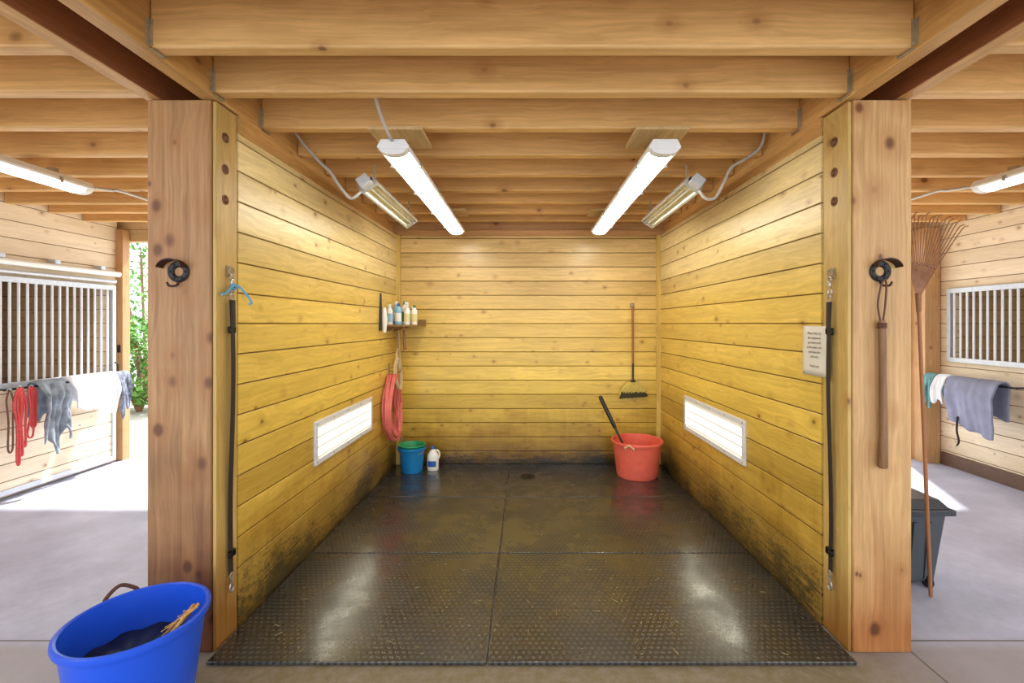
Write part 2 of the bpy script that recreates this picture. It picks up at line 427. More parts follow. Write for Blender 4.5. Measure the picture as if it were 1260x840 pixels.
mb=MB()
planks(mb,(-5.40,4.62),(-5.40,1.2),0,3.31,.18,-1,0,.12)
planks(mb,(-5.40,6.0),(-5.40,5.80),0,3.31,.18,-1,0,.12)
planks(mb,(-5.40,5.80),(-5.40,4.62),2.28,3.31,.18,-1,0,.12)
planks(mb,(-5.40,5.80),(-5.40,4.62),0,1.13,.18,-1,0,.12)
mk(mb,'wall_aisle_left','pale',kind='structure',label='pale pine board stall front with a barred opening')
mb=MB()
planks(mb,(5.35,4.35),(5.35,1.2),0,3.31,.18,1,0,.12)
planks(mb,(5.35,6.1),(5.35,5.74),0,3.31,.18,1,0,.12)
planks(mb,(5.35,5.74),(5.35,4.35),2.22,3.31,.18,1,0,.12)
planks(mb,(5.35,5.74),(5.35,4.35),0,1.34,.18,1,0,.12)
mk(mb,'wall_aisle_right','pale',kind='structure',label='pale pine board stall front with a barred opening')
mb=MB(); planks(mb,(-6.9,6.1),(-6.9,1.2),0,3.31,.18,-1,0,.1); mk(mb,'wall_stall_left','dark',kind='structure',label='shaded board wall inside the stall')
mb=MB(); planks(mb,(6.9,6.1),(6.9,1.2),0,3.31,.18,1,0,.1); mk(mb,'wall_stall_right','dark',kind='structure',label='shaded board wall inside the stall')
mb=MB(); mb.box(-7,-5.43,6.1,6.22,0,3.31); mb.box(-5.43,-2.02,6.1,6.22,2.9,3.31)
mk(mb,'wall_end_left','palex',kind='structure',label='board end wall around an open barn doorway')
mb=MB(); mb.box(5.05,7,6.1,6.22,0,3.31); mb.box(2.05,5.05,6.1,6.22,2.9,3.31)
mk(mb,'wall_end_right','palex',kind='structure',label='board end wall around an open barn doorway')
mk(MB().box(5.325,5.35,1.2,5.85,0,.16),'baseboard_right','base',kind='structure',label='dark brown baseboard along the stall front',bevel=.003)
mk(MB().box(-5.40,-5.375,1.2,4.3,0,.12),'baseboard_left','base',kind='structure',label='dark brown baseboard along the stall front',bevel=.003)

# ================================================================ POSTS / BEAMS / JOISTS
mk(MB().box(-2.076,-1.726,2.49,2.675,0,3.025),'wooden_post','postd',label='square knotty fir post carrying doubled beams, water-stained foot',cat='post',bevel=.006)
mk(MB().box(1.786,2.107,2.49,2.705,0,3.025),'wooden_post','post',label='square knotty fir post with a hanging twitch hook',cat='post',bevel=.006)
mk(MB().box(-5.43,-5.31,5.98,6.095,0,3.04),'wooden_post','dpost',label='fir door post beside the sunlit barn doorway',cat='post',bevel=.005)
mk(MB().box(5.14,5.34,5.87,6.09,0,3.04),'wooden_post','dpost',label='fir door post beside the barred stall front',cat='post',bevel=.005)
for x0,x1,m,l in ((-1.79,-1.70,'beam','light fir beam above the partition'),(-2.10,-2.01,'shadebeam','fir beam with stain and shade coloured red-brown into its sides, above the aisle side of the partition'),
                (1.75,1.84,'beam','light fir beam above the partition'),(2.03,2.12,'shadebeam','fir beam with stain and shade coloured red-brown into its sides, above the aisle side of the partition')):
    mb=MB().box(x0,x1,.2,6.08,3.032,3.30); mb.mi[0]=1  # outer beams: red-brown stain plus shade coloured into the sides, underside kept light
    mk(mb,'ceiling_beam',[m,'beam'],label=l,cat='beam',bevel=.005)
JY=[.72,1.16,1.60,2.05,2.46,2.91,3.37,3.83,4.27,4.70,5.13,5.53]
for (x0,x1,lab,grp) in ((-1.70,1.75,'orange fir joist spanning the wash stall ceiling','joists over the wash stall'),(-5.40,-2.10,'pale fir joist spanning the aisle ceiling','joists over the sunlit aisle'),(2.12,5.35,'pale fir joist spanning the aisle ceiling','joists over the aisle with the bin')):
    for y in JY:
        zz=random.uniform(-.006,.006)
        mk(MB().box(x0,x1,y,y+.075,3.05+zz,3.308),'ceiling_joist','joist',label=lab,cat='joist',group=grp,bevel=.012,seg=3)
for x,s in ((-1.70,1),(1.75,-1)):
    for y in JY[3:6]:
        mb=MB()
        a,b=sorted((x,x+s*.018)); mb.box(a,b,y-.003,y,3.05,3.17); mb.box(a,b,y+.075,y+.078,3.05,3.17); mb.box(a,b,y-.003,y+.078,3.036,3.039)
        a,b=sorted((x,x+s*.003)); mb.box(a,b,y-.022,y-.003,3.05,3.17); mb.box(a,b,y+.078,y+.1,3.05,3.17)
        for zz in (3.07,3.11,3.15): mb.lathe([(.004,0),(.004,.003),(0,.004)],(x+s*.011,y-.005,zz),8)
        mk(mb,'joist_hanger','steel',label='dull steel joist hanger bracket',cat='bracket',group='steel joist hangers')

for (x,s,pts) in ((-1.705,1,[(2.575,2.85),(2.575,2.672),(2.575,2.50)]),(1.765,-1,[(2.61,2.84),(2.61,2.665),(2.61,2.50)])):
    for y,z in pts:
        mb=MB(); mb.M=Matrix.Translation((x,y,z))@Matrix.Rotation(math.radians(90)*s,4,'Y')
        mb.lathe([(.028,0),(.028,.003),(.021,.004),(.018,.010),(.010,.015),(0,.017)],(0,0,0),20)
        mk(mb,'carriage_bolt','bolt',label='bronze-brown round-headed carriage bolt with washer',cat='bolt',group='jamb bolts')

# ================================================================ RUBBER MATS
def xl(y): return -1.70+(y-2.67)*.055/3.12+.012 if y>2.67 else -1.688
def xr(y): return 1.755-(y-2.70)*.065/3.09-.012 if y>2.70 else 1.74
ys=[2.39,3.535,4.68,5.775]
for i in range(3):
    for side in (0,1):
        a,b=ys[i]+.005,ys[i+1]-.005
        if side==0: poly=[(xl(a),a),(-.215,a),(-.215,b),(xl(b),b)]
        else: poly=[(-.205,a),(xr(a),a),(xr(b),b),(-.205,b)]
        mk(MB().prism(poly,.001,.02),'rubber_mat','rubber',label='wet black studded rubber stall mat',cat='mat',group='rubber floor mats',bevel=.004)
mb=MB()
for i in range(95):
    x=random.uniform(-1.6,1.6); y=random.choice([random.uniform(2.42,3.4),random.uniform(2.42,3.4),random.uniform(2.42,5.5)]); a=random.uniform(0,math.pi); l=random.uniform(.006,.028)
    if random.random()<.5: l*=.5
    mb.M=Matrix.Translation((x,y,.0215))@Matrix.Rotation(a,4,'Z'); w=.0008
    mb.box(-l,l,-w,w,0,.0015)
mk(mb,'scattered_straw','straw',origin=(0,4,.02),label='loose bits of dry straw on the rubber mats',cat='straw',kind='stuff')
mb=MB(); mb.lathe([(.085,0),(.085,.006),(.070,.007),(.070,.002),(.0,.002)],(.01,5.3,.020),32)
for k in range(-3,4):
    w=math.sqrt(.068**2-(k*.018)**2); mb.box(.01-w,.01+w,5.3+k*.018-.004,5.3+k*.018+.004,.021,.027)
mk(mb,'floor_drain','drain',label='round slotted metal floor drain set in the mats',cat='drain')

# ================================================================ LIGHT FIXTURES
def fixture(x,y0,y1,z0,emat,lab):
    r=root('fluorescent_light',(x,(y0+y1)/2,z0),lab,'ceiling light')
    mb=MB()
    prof=[(-.095,z0+.035),(-.10,z0+.05),(-.075,z0+.095),(.075,z0+.095),(.10,z0+.05),(.095,z0+.035)]
    vs=[(x+a,y0,b) for a,b in prof]+[(x+a,y1,b) for a,b in prof]; n=len(prof)
    mb.add(vs,[tuple(range(n))[::-1],tuple(range(n,2*n))]+[(i,(i+1)%n,(i+1)%n+n,i+n) for i in range(n)])
    mk(mb,'housing','white',parent=r,bevel=.004)
    mb=MB(); pr=[]
    for k in range(11):
        a=math.pi*k/10; pr.append((-.078*math.cos(a),z0+.036-.036*math.sin(a)))
    vs=[(x+a,y0+.06,b) for a,b in pr]+[(x+a,y1-.06,b) for a,b in pr]; n=len(pr)
    mb.add(vs,[tuple(range(n))[::-1],tuple(range(n,2*n))]+[(i,(i+1)%n,(i+1)%n+n,i+n) for i in range(n)])
    mk(mb,'lamp_lens',emat,parent=r,label='glowing white lens')
    for yy in (y0,y1-.06):
        mb=MB(); vs=[(x+a*1.08,yy,b-.002) for a,b in pr]+[(x+a*1.08,yy+.06,b-.002) for a,b in pr]
        mb.add(vs,[tuple(range(n))[::-1],tuple(range(n,2*n))]+[(i,(i+1)%n,(i+1)%n+n,i+n) for i in range(n)])
        mk(mb,'end_cap','white',parent=r)
    for f in (.12,.37,.63,.88):
        yy=y0+(y1-y0)*f
        for s in (-1,1):
            a,b=sorted((x+s*.078,x+s*.106)); mk(MB().box(a,b,yy-.012,yy+.012,z0+.02,z0+.062),'clip','chrome',parent=r,bevel=.002)
    for yy in (y0+.25,y1-.25):
        mk(MB().box(x-.03,x+.03,yy-.02,yy+.02,z0+.095,3.02),'mounting_bracket','steel',parent=r)
    return r
fixture(-.83,2.82,5.42,2.85,'tube','long white fluorescent fixture above the mats, cord at its end')
fixture(.86,2.82,5.42,2.85,'tube','long white fluorescent fixture screwed to plywood backing')
fixture(-3.72,1.5,3.82,2.88,'tube2','white fluorescent fixture over the sunlit aisle')
fixture(3.78,1.5,3.78,2.88,'tube2','white fluorescent fixture over the aisle with the bin')
for x,y0,y1 in ((-.83,2.86,3.18),(.86,2.86,3.18),(-.83,4.9,5.2),(.86,4.9,5.2)):
    mk(MB().box(x-.17,x+.17,y0,y1,3.02,3.042),'plywood_backing','ply',label='plywood square screwed under the joists behind a light',cat='board',group='light backing boards',bevel=.002)
def cable(pts,r,mat,name,label,cat='conduit',k=8):
    return mk(MB().tube(smooth(pts,k),r,8),name,mat,label=label,cat=cat)
cable([P(461,118,2.60),P(468,140,2.68),P(478,165,2.76),(-.83,2.81,2.93)],.010,'cond','light_cord','grey electrical cord running from a joist to the light')
cable([(-3.72,3.835,2.95),(-3.75,4.1,3.0),(-3.77,4.32,3.03),(-3.78,5.56,3.03)],.013,'cond','electrical_conduit','thin grey conduit leading away from an aisle light')
cable([(3.78,3.795,2.95),(3.8,4.1,3.0),(3.81,4.32,3.03),(3.82,5.56,3.03)],.013,'cond','electrical_conduit','thin grey conduit leading away from an aisle light')
cable([P(363,163,3.26),P(374,178,3.30),P(392,198,3.33),P(407,213,3.33),P(420,232,3.32),P(432,244,3.32),P(444,236,3.335)],.011,'cond','flexible_conduit','grey flexible conduit curving down to the heater')
cable([P(941,163,3.28),P(936,180,3.31),P(920,194,3.33),P(900,206,3.33),P(890,226,3.32),P(880,243,3.32),P(868,244,3.32),P(860,234,3.335)],.011,'cond','flexible_conduit','grey flexible conduit looping down to the heater')

def heater(x,y0,y1,z,s):
    r=root('radiant_heater',(x,(y0+y1)/2,z),'long slim grey infrared heater tilted below the joists','heater')
    R=Matrix.Translation((x,0,z))@Matrix.Rotation(math.radians(-35)*s,4,'Y')
    mb=MB(); mb.M=R
    W=.062
    mb.box(-W,W,y0,y1,.03,.06); mb.box(-W-.008,-W+.006,y0,y1,-.012,.06); mb.box(W-.006,W+.008,y0,y1,-.012,.06); mb.box(-W,W,y0,y0+.02,-.012,.06); mb.box(-W,W,y1-.02,y1,-.012,.06)
    mk(mb,'housing','heatg',parent=r,bevel=.003)
    mb=MB(); mb.M=R
    mb.add([(-W,y0+.02,.0),(-.03,y0+.02,.028),(.03,y0+.02,.028),(W,y0+.02,0),(-W,y1-.02,.0),(-.03,y1-.02,.028),(.03,y1-.02,.028),(W,y1-.02,0)],[(0,1,5,4),(1,2,6,5),(2,3,7,6)])
    mk(mb,'reflector','reflect',parent=r)
    mb=MB(); mb.M=R
    mb.tube([(0,y0+.03,.010),(0,y1-.03,.010)],.010,10); mk(mb,'heating_element','cream',parent=r)
    for xx in (-.032,.032):
        mb=MB(); mb.M=R; mb.box(xx-.004,xx+.004,y0+.01,y1-.01,-.012,-.006); mk(mb,'guard_rod','heatg',parent=r)
    mb=MB(); mb.M=R; mb.box(-.045,.045,y0-.08,y0,0,.075); mk(mb,'junction_box','galv',parent=r,bevel=.004)
    for yy in (y0+.12,y1-.12):
        mk(MB().box(x-.010,x+.010,yy-.003,yy+.003,z+.05,3.045),'hanger_strap','steel',parent=r)
heater(-1.19,3.44,4.72,2.83,1)
heater(1.25,3.44,4.72,2.83,-1)

def wpanel(xf,s,y0,y1,z0,z1):
    r=root('recessed_wall_light',(xf(( y0+y1)/2),(y0+y1)/2,z0),'glowing rectangular light panel in a thin pale metal frame','wall light')
    def slab(ya,yb,za,zb,d0,d1):
        mb=MB(); vs=[]
        for d in (d0,d1):
            for (yy,zz) in ((ya,za),(yb,za),(yb,zb),(ya,zb)): vs.append((xf(yy)+s*d,yy,zz))
        mb.add(vs,[(0,1,2,3),(4,5,6,7),(0,1,5,4),(1,2,6,5),(2,3,7,6),(3,0,4,7)])
        return mb
    w=.045
    for q in ((y0,y1,z0,z0+w),(y0,y1,z1-w,z1),(y0,y0+w,z0+w,z1-w),(y1-w,y1,z0+w,z1-w)):
        mk(slab(*q,-.005,.016),'frame_rail','barw',parent=r,bevel=.003)
    mk(slab(y0+w,y1-w,z0+w,z1-w,-.004,.004),'lamp_lens','panel',parent=r,label='glowing ribbed diffuser')
    for zz in (z0+w*.5,z1-w*.5):
        for k in range(5):
            yy=y0+.03+(y1-y0-.06)*k/4; mb=MB(); mb.M=Matrix.Translation((xf(yy)+s*.016,yy,zz))@Matrix.Rotation(math.radians(90)*s,4,'Y')
            mb.lathe([(.007,0),(.006,.003),(0,.004)],(0,0,0),10); mk(mb,'screw','steel',parent=r)
xlw=lambda y:-1.70+(y-2.67)*.055/3.12
xrw=lambda y:1.755-(y-2.70)*.065/3.09
wpanel(xlw,1,3.60,4.86,.67,1.02)
wpanel(xrw,-1,3.60,4.90,.67,1.03)

# ================================================================ CROSS TIES
def snap(mb,x,y,z,s):
    mb.torus((x,y,z-.018),.015,.005,'X',16,6)
    mb.tube([(x,y,z-.034),(x,y,z-.055)],.008,8)
    mb.tube(smooth([(x,y,z-.055),(x,y-.014,z-.07),(x,y-.016,z-.095),(x,y,z-.11),(x,y+.014,z-.098),(x,y+.012,z-.075)],5),.005,6)
def crosstie(x,y,s,ztop,zbot,lab,twine,wd=.021):
    r=root('cross_tie_strap',(x,y,zbot),lab,'strap')
    mb=MB()
    mb.box(min(x-s*.012,x-s*.018),max(x-s*.012,x-s*.018),y-.02,y+.02,ztop-.03,ztop+.03)
    mb.torus((x,y,ztop),.02,.005,'X',18,6)
    mk(mb,'eye_plate','steel',parent=r)
    mb=MB(); snap(mb,x,y,ztop-.02,s); mb.torus((x,y,ztop-.15),.018,.004,'X',16,6); mk(mb,'top_snap','chrome',parent=r)
    st=ztop-.165; sb=zbot+.12
    mb=MB(); pts=[]
    for k in range(15):
        f=k/14; pts.append((x+s*.006*math.sin(f*5),y+.006*math.sin(f*7),st+(sb-st)*f))
    mb.tube(pts,wd,8,flat=.2,up=(0,1,0)); 
    mb.tube([(x+s*.008,y,st-.0),(x+s*.010,y,st-.16)],wd+.001,8,flat=.22,up=(0,1,0))
    mk(mb,'webbing','strap',parent=r)
    for zz in (st-.17,sb+.12):
        mb=MB(); lo,hi=min(x-s*.006,x+s*.010),max(x-s*.006,x+s*.010)
        mb.box(lo,hi,y-.024,y+.024,zz-.018,zz-.013); mb.box(lo,hi,y-.024,y+.024,zz+.013,zz+.018)
        for e in (-.024,.020): mb.box(lo,hi,y+e,y+e+.004,zz-.018,zz+.018)
        mk(mb,'buckle','blackm',parent=r)
    mb=MB(); snap(mb,x,y,zbot+.13,s); mk(mb,'bottom_snap','chrome',parent=r)
    if twine:
        mb=MB()
        c=Vector((x+s*.012,y-.0,ztop-.09))
        mb.tube(smooth([c+Vector((-.003,-.10,-.05)),c+Vector((.0,-.06,-.035)),c+Vector((.004,-.02,.0)),c+Vector((.02,.0,.005)),c+Vector((.06,.0,-.03)),c+Vector((.10,.0,-.085)),c+Vector((.088,.0,-.10))],6),.007,6)
        mb.torus(c,.014,.008,'X',12,6)
        mk(mb,'twine_bow','twine',parent=r,label='pale blue baling twine knot')
crosstie(-1.685,2.60,1,2.10,.25,'black nylon cross tie with chrome snaps and blue twine',True)
crosstie(1.745,2.62,-1,2.09,.25,'black nylon cross tie with chrome snaps hanging by the jamb',False,.018)

def bridle(x,z,flip):
    r=root('bridle_hook',(x,2.49,z-.06),'dark iron bridle bracket with round ring on the post face','hook')
    y=2.491
    mb=MB(); mb.M=Matrix.Translation((x,y,z))@Matrix.Rotation(math.radians(90),4,'X')
    mb.lathe([(.026,0),(.056,0),(.058,.010),(.050,.016),(.032,.014),(.026,.008),(.026,0)],(0,0,0),32)
    for k in range(6):
        a=k*math.pi/3; mb.lathe([(.006,.012),(.006,.02),(0,.022)],(.042*math.cos(a),.042*math.sin(a),0),8)
    mk(mb,'ring_plate','blackm',parent=r)
    mb=MB(); pts=[]
    for k in range(13):
        a=math.radians(15+150*k/12); pts.append((x-flip*.022+.070*math.cos(a),z+.004+.056*math.sin(a)))
    vs=[];fs=[]
    for (a,b) in pts:
        vs+=[(a,y,b),(a,y-.052,b+.002),(a,y-.052,b+.009),(a,y,b+.007)]
    for k in range(12):
        for j in range(4): fs.append((k*4+j,k*4+(j+1)%4,(k+1)*4+(j+1)%4,(k+1)*4+j))
    fs+=[(0,1,2,3),(48,51,50,49)]
    mb.add(vs,fs); mk(mb,'saddle_band','rust',parent=r)
    mb=MB(); mb.tube(smooth([(x,y-.006,z-.045),(x,y-.02,z-.075),(x-flip*.02,y-.045,z-.08),(x-flip*.03,y-.05,z-.06)],6),.006,8)
    mk(mb,'prong','rust',parent=r)
bridle(-1.90,2.083,1); bridle(1.93,2.085,-1)
tx=1.925; ty=2.46
r=root('horse_twitch',(tx,ty,1.02),'weathered wooden twitch handle hanging by a rope from the bridle hook','tool')
mb=MB(); mb.tube([(tx-.005,ty,1.82),(tx-.004,ty,1.78),(tx,ty,1.5),(tx+.003,ty,1.2),(tx,ty,1.03),(tx,ty,1.02)],[.015,.018,.018,.020,.024,.019],14)
mk(mb,'handle','stick2',parent=r)
mb=MB(); mb.tube(smooth([(tx-.01,ty-.0,1.80),(tx-.026,ty,1.9),(tx-.018,ty-.01,2.0),(tx,ty-.015,2.035),(tx+.012,ty-.01,2.0),(tx+.013,ty,1.9),(tx+.0,ty,1.80)],6),.005,7)
for k in range(3): mb.torus((tx-.004,ty,1.80-k*.011),.019,.005,'Z',16,6)
mk(mb,'rope_loop','brown',parent=r)

sy0,sy1=2.64,2.875; sz0,sz1=1.485,1.785
sx=lambda y: xrw(y)-.004
r=root('paper_notice',(sx(2.757),2.757,sz0),'laminated white paper notice tacked to the boards','sign')
mb=MB(); vs=[]
for i in range(9):
    y=sy0+(sy1-sy0)*i/8
    for j in range(9):
        z=sz0+(sz1-sz0)*j/8; vs.append((sx(y)-.003*math.sin(i*.8)*math.cos(j*.5)-.003,y,z))
mb.add(vs,[(i*9+j,i*9+j+1,(i+1)*9+j+1,(i+1)*9+j) for i in range(8) for j in range(8)])
pp=mk(mb,'paper_sheet','paper',parent=r)
so=pp.modifiers.new('s','SOLIDIFY'); so.thickness=.001
def text_mesh(body,size,loc,Mrot,mat,parent,name='lettering',align='CENTER'):
    cu=bpy.data.curves.new('t','FONT'); cu.body=body; cu.size=size; cu.align_x=align; cu.extrude=.0004; cu.resolution_u=2; cu.space_line=1.35
    ob=bpy.data.objects.new('t',cu); COL.objects.link(ob)
    bpy.context.view_layer.update()
    me=bpy.data.meshes.new_from_object(ob.evaluated_get(bpy.context.evaluated_depsgraph_get()))
    bpy.data.objects.remove(ob)
    me.materials.clear(); me.materials.append(M[mat])
    me.transform(Matrix.Translation(Vector(loc)-Vector(parent.location))@Mrot)
    o=bpy.data.objects.new(name,me); finish(o,parent); return o
MR=Matrix(((0,0,-1,0),(-1,0,0,0),(0,1,0,0),(0,0,0,1)))
text_mesh("Please clean up\nthe equipment\nyou have used\nin the wash rack\nand leave the\nstall neat\n\nThank you",.021,(sx(2.757)-.0085,2.757,1.735),MR,'ink',r)
for yy,zz in ((sy0+.01,sz1-.01),(sy1-.01,sz1-.01),(sy0+.01,sz0+.01),(sy1-.01,sz0+.01)):
    mb=MB(); mb.M=Matrix.Translation((sx(yy)-.006,yy,zz))@Matrix.Rotation(math.radians(-90),4,'Y'); mb.lathe([(.004,0),(.004,.002),(0,.003)],(0,0,0),8); mk(mb,'thumb_tack','steel',parent=r)

# ================================================================ BUCKETS
def tub(name,c,r0,r1,h,mat,lab,fill=None):
    r=root(name,c,lab,'bucket')
    mb=MB(); t=.006
    pr=[(0,.006),(r0*.95,.006),(r0*.98,0),(r0,.01)]
    for k in range(1,9):
        f=k/9; pr.append((r0+(r1-r0)*f,h*f))
    pr+=[(r1-.003,h-.035),(r1+.012,h-.033),(r1+.016,h-.02),(r1+.014,h-.004),(r1+.004,h),(r1-t,h-.004)]
    pr+=[(r1-t-.003,h-.03),(r0+(r1-r0)*.5-t,h*.5),(r0-t,.02),(0,.018)]
    mb.lathe(pr,c,56)
    mk(mb,'tub_body' if r1>.25 else 'bucket_body',mat,parent=r)
    if fill:
        zf,fm=fill; rr=r0+(r1-r0)*zf/h-t-.004
        mb=MB(); vs=[(c[0],c[1],c[2]+zf+.015)]; n=40
        for ring,(q,dz) in enumerate(((.5,.008),(1,0))):
            for i in range(n):
                a=2*math.pi*i/n; vs.append((c[0]+rr*q*math.cos(a),c[1]+rr*q*math.sin(a),c[2]+zf+dz+.008*math.sin(i*1.7)))
        fs=[(0,1+i,1+(i+1)%n) for i in range(n)]+[(1+i,1+(i+1)%n,1+n+(i+1)%n,1+n+i) for i in range(n)]
        mb.add(vs,fs); mk(mb,'contents',fm,parent=r,label='contents coloured dark as shadow inside the tub')
    return r
tc=(-1.765,2.06,0)
r=tub('muck_bucket',tc,.205,.262,.48,'bluetub','large bright blue plastic muck tub with rope handles',fill=(.30,'bluetubin'))
def ropehandle(c,R,h,ang,mat,parent,out=.05,wid=.12,knot=True,drop=0):
    a=math.radians(ang); d=Vector((math.cos(a),math.sin(a),0)); p=Vector((-math.sin(a),math.cos(a),0)); C=Vector(c)+Vector((0,0,h))
    pts=[C+d*(R-.004)+p*wid*.5+Vector((0,0,-.05)),C+d*(R+.014)+p*wid*.5+Vector((0,0,-.03)),C+d*(R+out*.6)+p*wid*.42+Vector((0,0,.03-drop)),C+d*(R+out)+Vector((0,0,.06-drop)),
         C+d*(R+out*.6)-p*wid*.42+Vector((0,0,.03-drop)),C+d*(R+.014)-p*wid*.5+Vector((0,0,-.03)),C+d*(R-.004)-p*wid*.5+Vector((0,0,-.05))]
    mb=MB(); s=smooth(pts,8); mb.tube(s,.009,8)
    if knot:
        for q in (pts[0],pts[-1]): mb.lathe([(0,-.016),(.014,-.01),(.018,0),(.013,.011),(0,.016)],q,10)
    mk(mb,'rope_handle',mat,parent=parent)
ropehandle(tc,.262,.48,142,'brope',r,out=.05,wid=.13,drop=.035,knot=False)
mb=MB(); C=Vector(tc)+Vector((-.012,0,.48))
mb.tube(smooth([C+Vector((.20,-.05,-.05)),C+Vector((.235,-.05,-.015)),C+Vector((.25,-.03,.016)),C+Vector((.262,.02,.022)),C+Vector((.245,.06,.014)),C+Vector((.21,.08,-.02)),C+Vector((.20,.05,-.04)),C+Vector((.215,0,-.03))],7),.007,8)
mb.tube(smooth([C+Vector((.21,-.03,-.03)),C+Vector((.240,0,.012)),C+Vector((.232,.05,.016)),C+Vector((.20,.07,-.04))],7),.006,8)
for k in range(26):
    a=random.uniform(0,6.28); q=C+Vector((.225,.0,.0)); mb.tube([q+Vector((0,.05*math.sin(a),.0)),q+Vector((-.03*random.random()-.02,.07*math.sin(a),-.01-.05*random.random()))],.0018,4)
mk(mb,'rope_handle','yrope',parent=r,label='frayed tan rope')

bc=(-1.385,5.50,.021)
r=tub('water_bucket',bc,.125,.155,.30,'blueb','blue plastic bucket with a green bucket nested inside')
mb=MB(); mb.lathe([(.12,.18),(.142,.30),(.150,.305),(.163,.318),(.160,.325),(.150,.325),(.138,.305),(.118,.22),(0,.215)],bc,40); mk(mb,'nested_bucket','green',parent=r,label='green rim of nested bucket')
mb=MB(); pts=[]
for k in range(13):
    a=math.pi*k/12; pts.append((bc[0]+.160*math.cos(a),bc[1]-.11*math.sin(a)-.02,bc[2]+.28-.07*math.sin(a)))
mb.tube(pts,.004,6); mk(mb,'bail_handle','steel',parent=r)

jc=Vector((-1.14,5.54,.021))
r=root('bleach_jug',jc,'white plastic jug with blue label and cap','jug')
mb=MB(); mb.lathe([(0,0),(.064,0),(.070,.008),(.070,.16),(.064,.19),(.042,.225),(.022,.245),(.022,.262),(0,.262)],jc,28,1,.75); mk(mb,'jug_body','plwhite',parent=r)
mb=MB(); mb.tube(smooth([jc+Vector((.025,0,.235)),jc+Vector((.062,0,.235)),jc+Vector((.08,0,.19)),jc+Vector((.068,0,.14))],6),.010,8); mk(mb,'handle','plwhite',parent=r)
mb=MB(); mb.lathe([(0,.258),(.025,.258),(.025,.284),(.022,.288),(0,.288)],jc,20); mk(mb,'cap','plblue',parent=r,label='blue screw cap')
mb=MB(); vs=[];n=12
for i in range(n+1):
    a=math.radians(-140+90*i/n)
    for z in (.05,.12): vs.append((jc.x+.0715*math.cos(a),jc.y+.0715*.76*math.sin(a),jc.z+z))
mb.add(vs,[(2*i,2*i+2,2*i+3,2*i+1) for i in range(n)]); mk(mb,'label_patch','plblue',parent=r,label='blue paper label')

rc=(1.30,5.36,.021)
r=tub('feed_tub',rc,.235,.285,.42,'redtub','faded red round plastic tub against the boards')
for ang in (60,240): 
    ropehandle(rc,.285,.41,ang,'rope',r,out=.01,wid=.1,knot=False,drop=.06)
a=Vector((1.27,5.35,.10)); b=P(738,487,5.55); d=(b-a).normalized()
r=root('manure_fork',a,'black-handled tool standing in the red tub','tool')
mb=MB(); mb.tube([a,a+(b-a)*.55,b],.014,10); mk(mb,'shaft','blackp',parent=r)
mb=MB(); mb.tube([b-d*.42,b-d*.4,b-d*.03,b],[.016,.024,.026,.018],12); mk(mb,'grip','blackp',parent=r)
mb=MB(); mb.tube([a+Vector((-.08,0,.0)),a+Vector((.0,0,.03)),a+Vector((.08,0,0))],.014,8)
for k in range(6): mb.tube([a+Vector((-.08+.032*k,0,.0)),a+Vector((-.07+.03*k,-.02,-.055))],.004,6)
mk(mb,'fork_head','blackp',parent=r)

bx,by=1.345,5.755
r=root('broom',(bx,by,.84),'broom with wooden handle, straw bristles and dark tips, hanging up','broom')
mb=MB(); mb.tube([(bx-.005,by,2.02),(bx-.003,by,1.6),(bx,by,1.30)],.013,10); mk(mb,'handle','stick',parent=r)
mb=MB(); mb.torus((bx-.005,by,2.035),.012,.003,'Y',12,6); mk(mb,'hanging_loop','rope',parent=r)
mb=MB(); mb.tube([(bx,by,1.32),(bx,by,1.08)],.012,10); mb.tube([(bx,by,1.09),(bx,by,1.06),(bx,by,1.045)],[.016,.04,.055],16,flat=.4,up=(1,0,0)); mk(mb,'broom_cap','blackp',parent=r,label='dark plastic cap')
mb=MB()
for row in range(3):
    for k in range(34):
        f=k/33-.5; y=by-.034+row*.018
        x0=bx+f*.12; x1=bx+f*.33+random.uniform(-.008,.008); zb=.89+.03*(f+.5)+random.uniform(0,.02)
        mb.tube([(x0,y,1.06),((x0+x1)/2+f*.03,y,.99),(x1,y,zb)],.005,4)
mk(mb,'bristles','brist',parent=r)
mb=MB()
for row in range(2):
    for k in range(40):
        f=k/39-.5; x1=bx+f*.35; zb=.85+.03*(f+.5)+random.uniform(0,.015)
        mb.tube([(bx+f*.30,by-.037+row*.02,.935+random.uniform(-.012,.012)),(x1,by-.04+row*.02,zb)],.005,4)
mk(mb,'bristle_tips','bristb',parent=r)
mk(MB().box(bx-.03,bx+.02,5.77,5.79,2.0,2.06).tube([(bx-.005,5.775,2.045),(bx-.005,5.74,2.045),(bx-.005,5.73,2.06)],.004,6),'wall_hook','steel',label='small metal hook holding the broom',cat='hook')

# ================================================================ HOSE, SHELF, BOTTLES
r=root('coiled_hose',(-1.60,5.38,.42),'coral pink rubber hose coiled and hung on the boards','hose')
pts=[]; turns=10; N=turns*28
for i in range(N):
    t=i/28; a=2*math.pi*t
    off=.018*(t%5)
    wy=(.245 if int(t)%2 else .19)+.02*math.sin(t*1.7); wz=.36+.03*math.sin(t*2.1)
    yy=wy*math.cos(a)*(1-.25*max(0,math.sin(a)))
    pts.append((-1.625+off+.01*math.sin(a*2+t),5.38+yy+.01*math.sin(t*3),.82+wz*math.sin(a)))
mb=MB(); mb.tube(pts,.015,8); mk(mb,'hose_coil','hose',parent=r)
mb=MB(); mb.tube(smooth([(-1.54,5.5,.66),(-1.53,5.46,.52),(-1.53,5.50,.44),(-1.53,5.56,.4)],6),.015,8); mk(mb,'hose_end','hose',parent=r)
mb=MB(); mb.tube([(-1.53,5.56,.41),(-1.53,5.57,.36)],[.018,.014],10); mk(mb,'brass_fitting','chrome',parent=r)
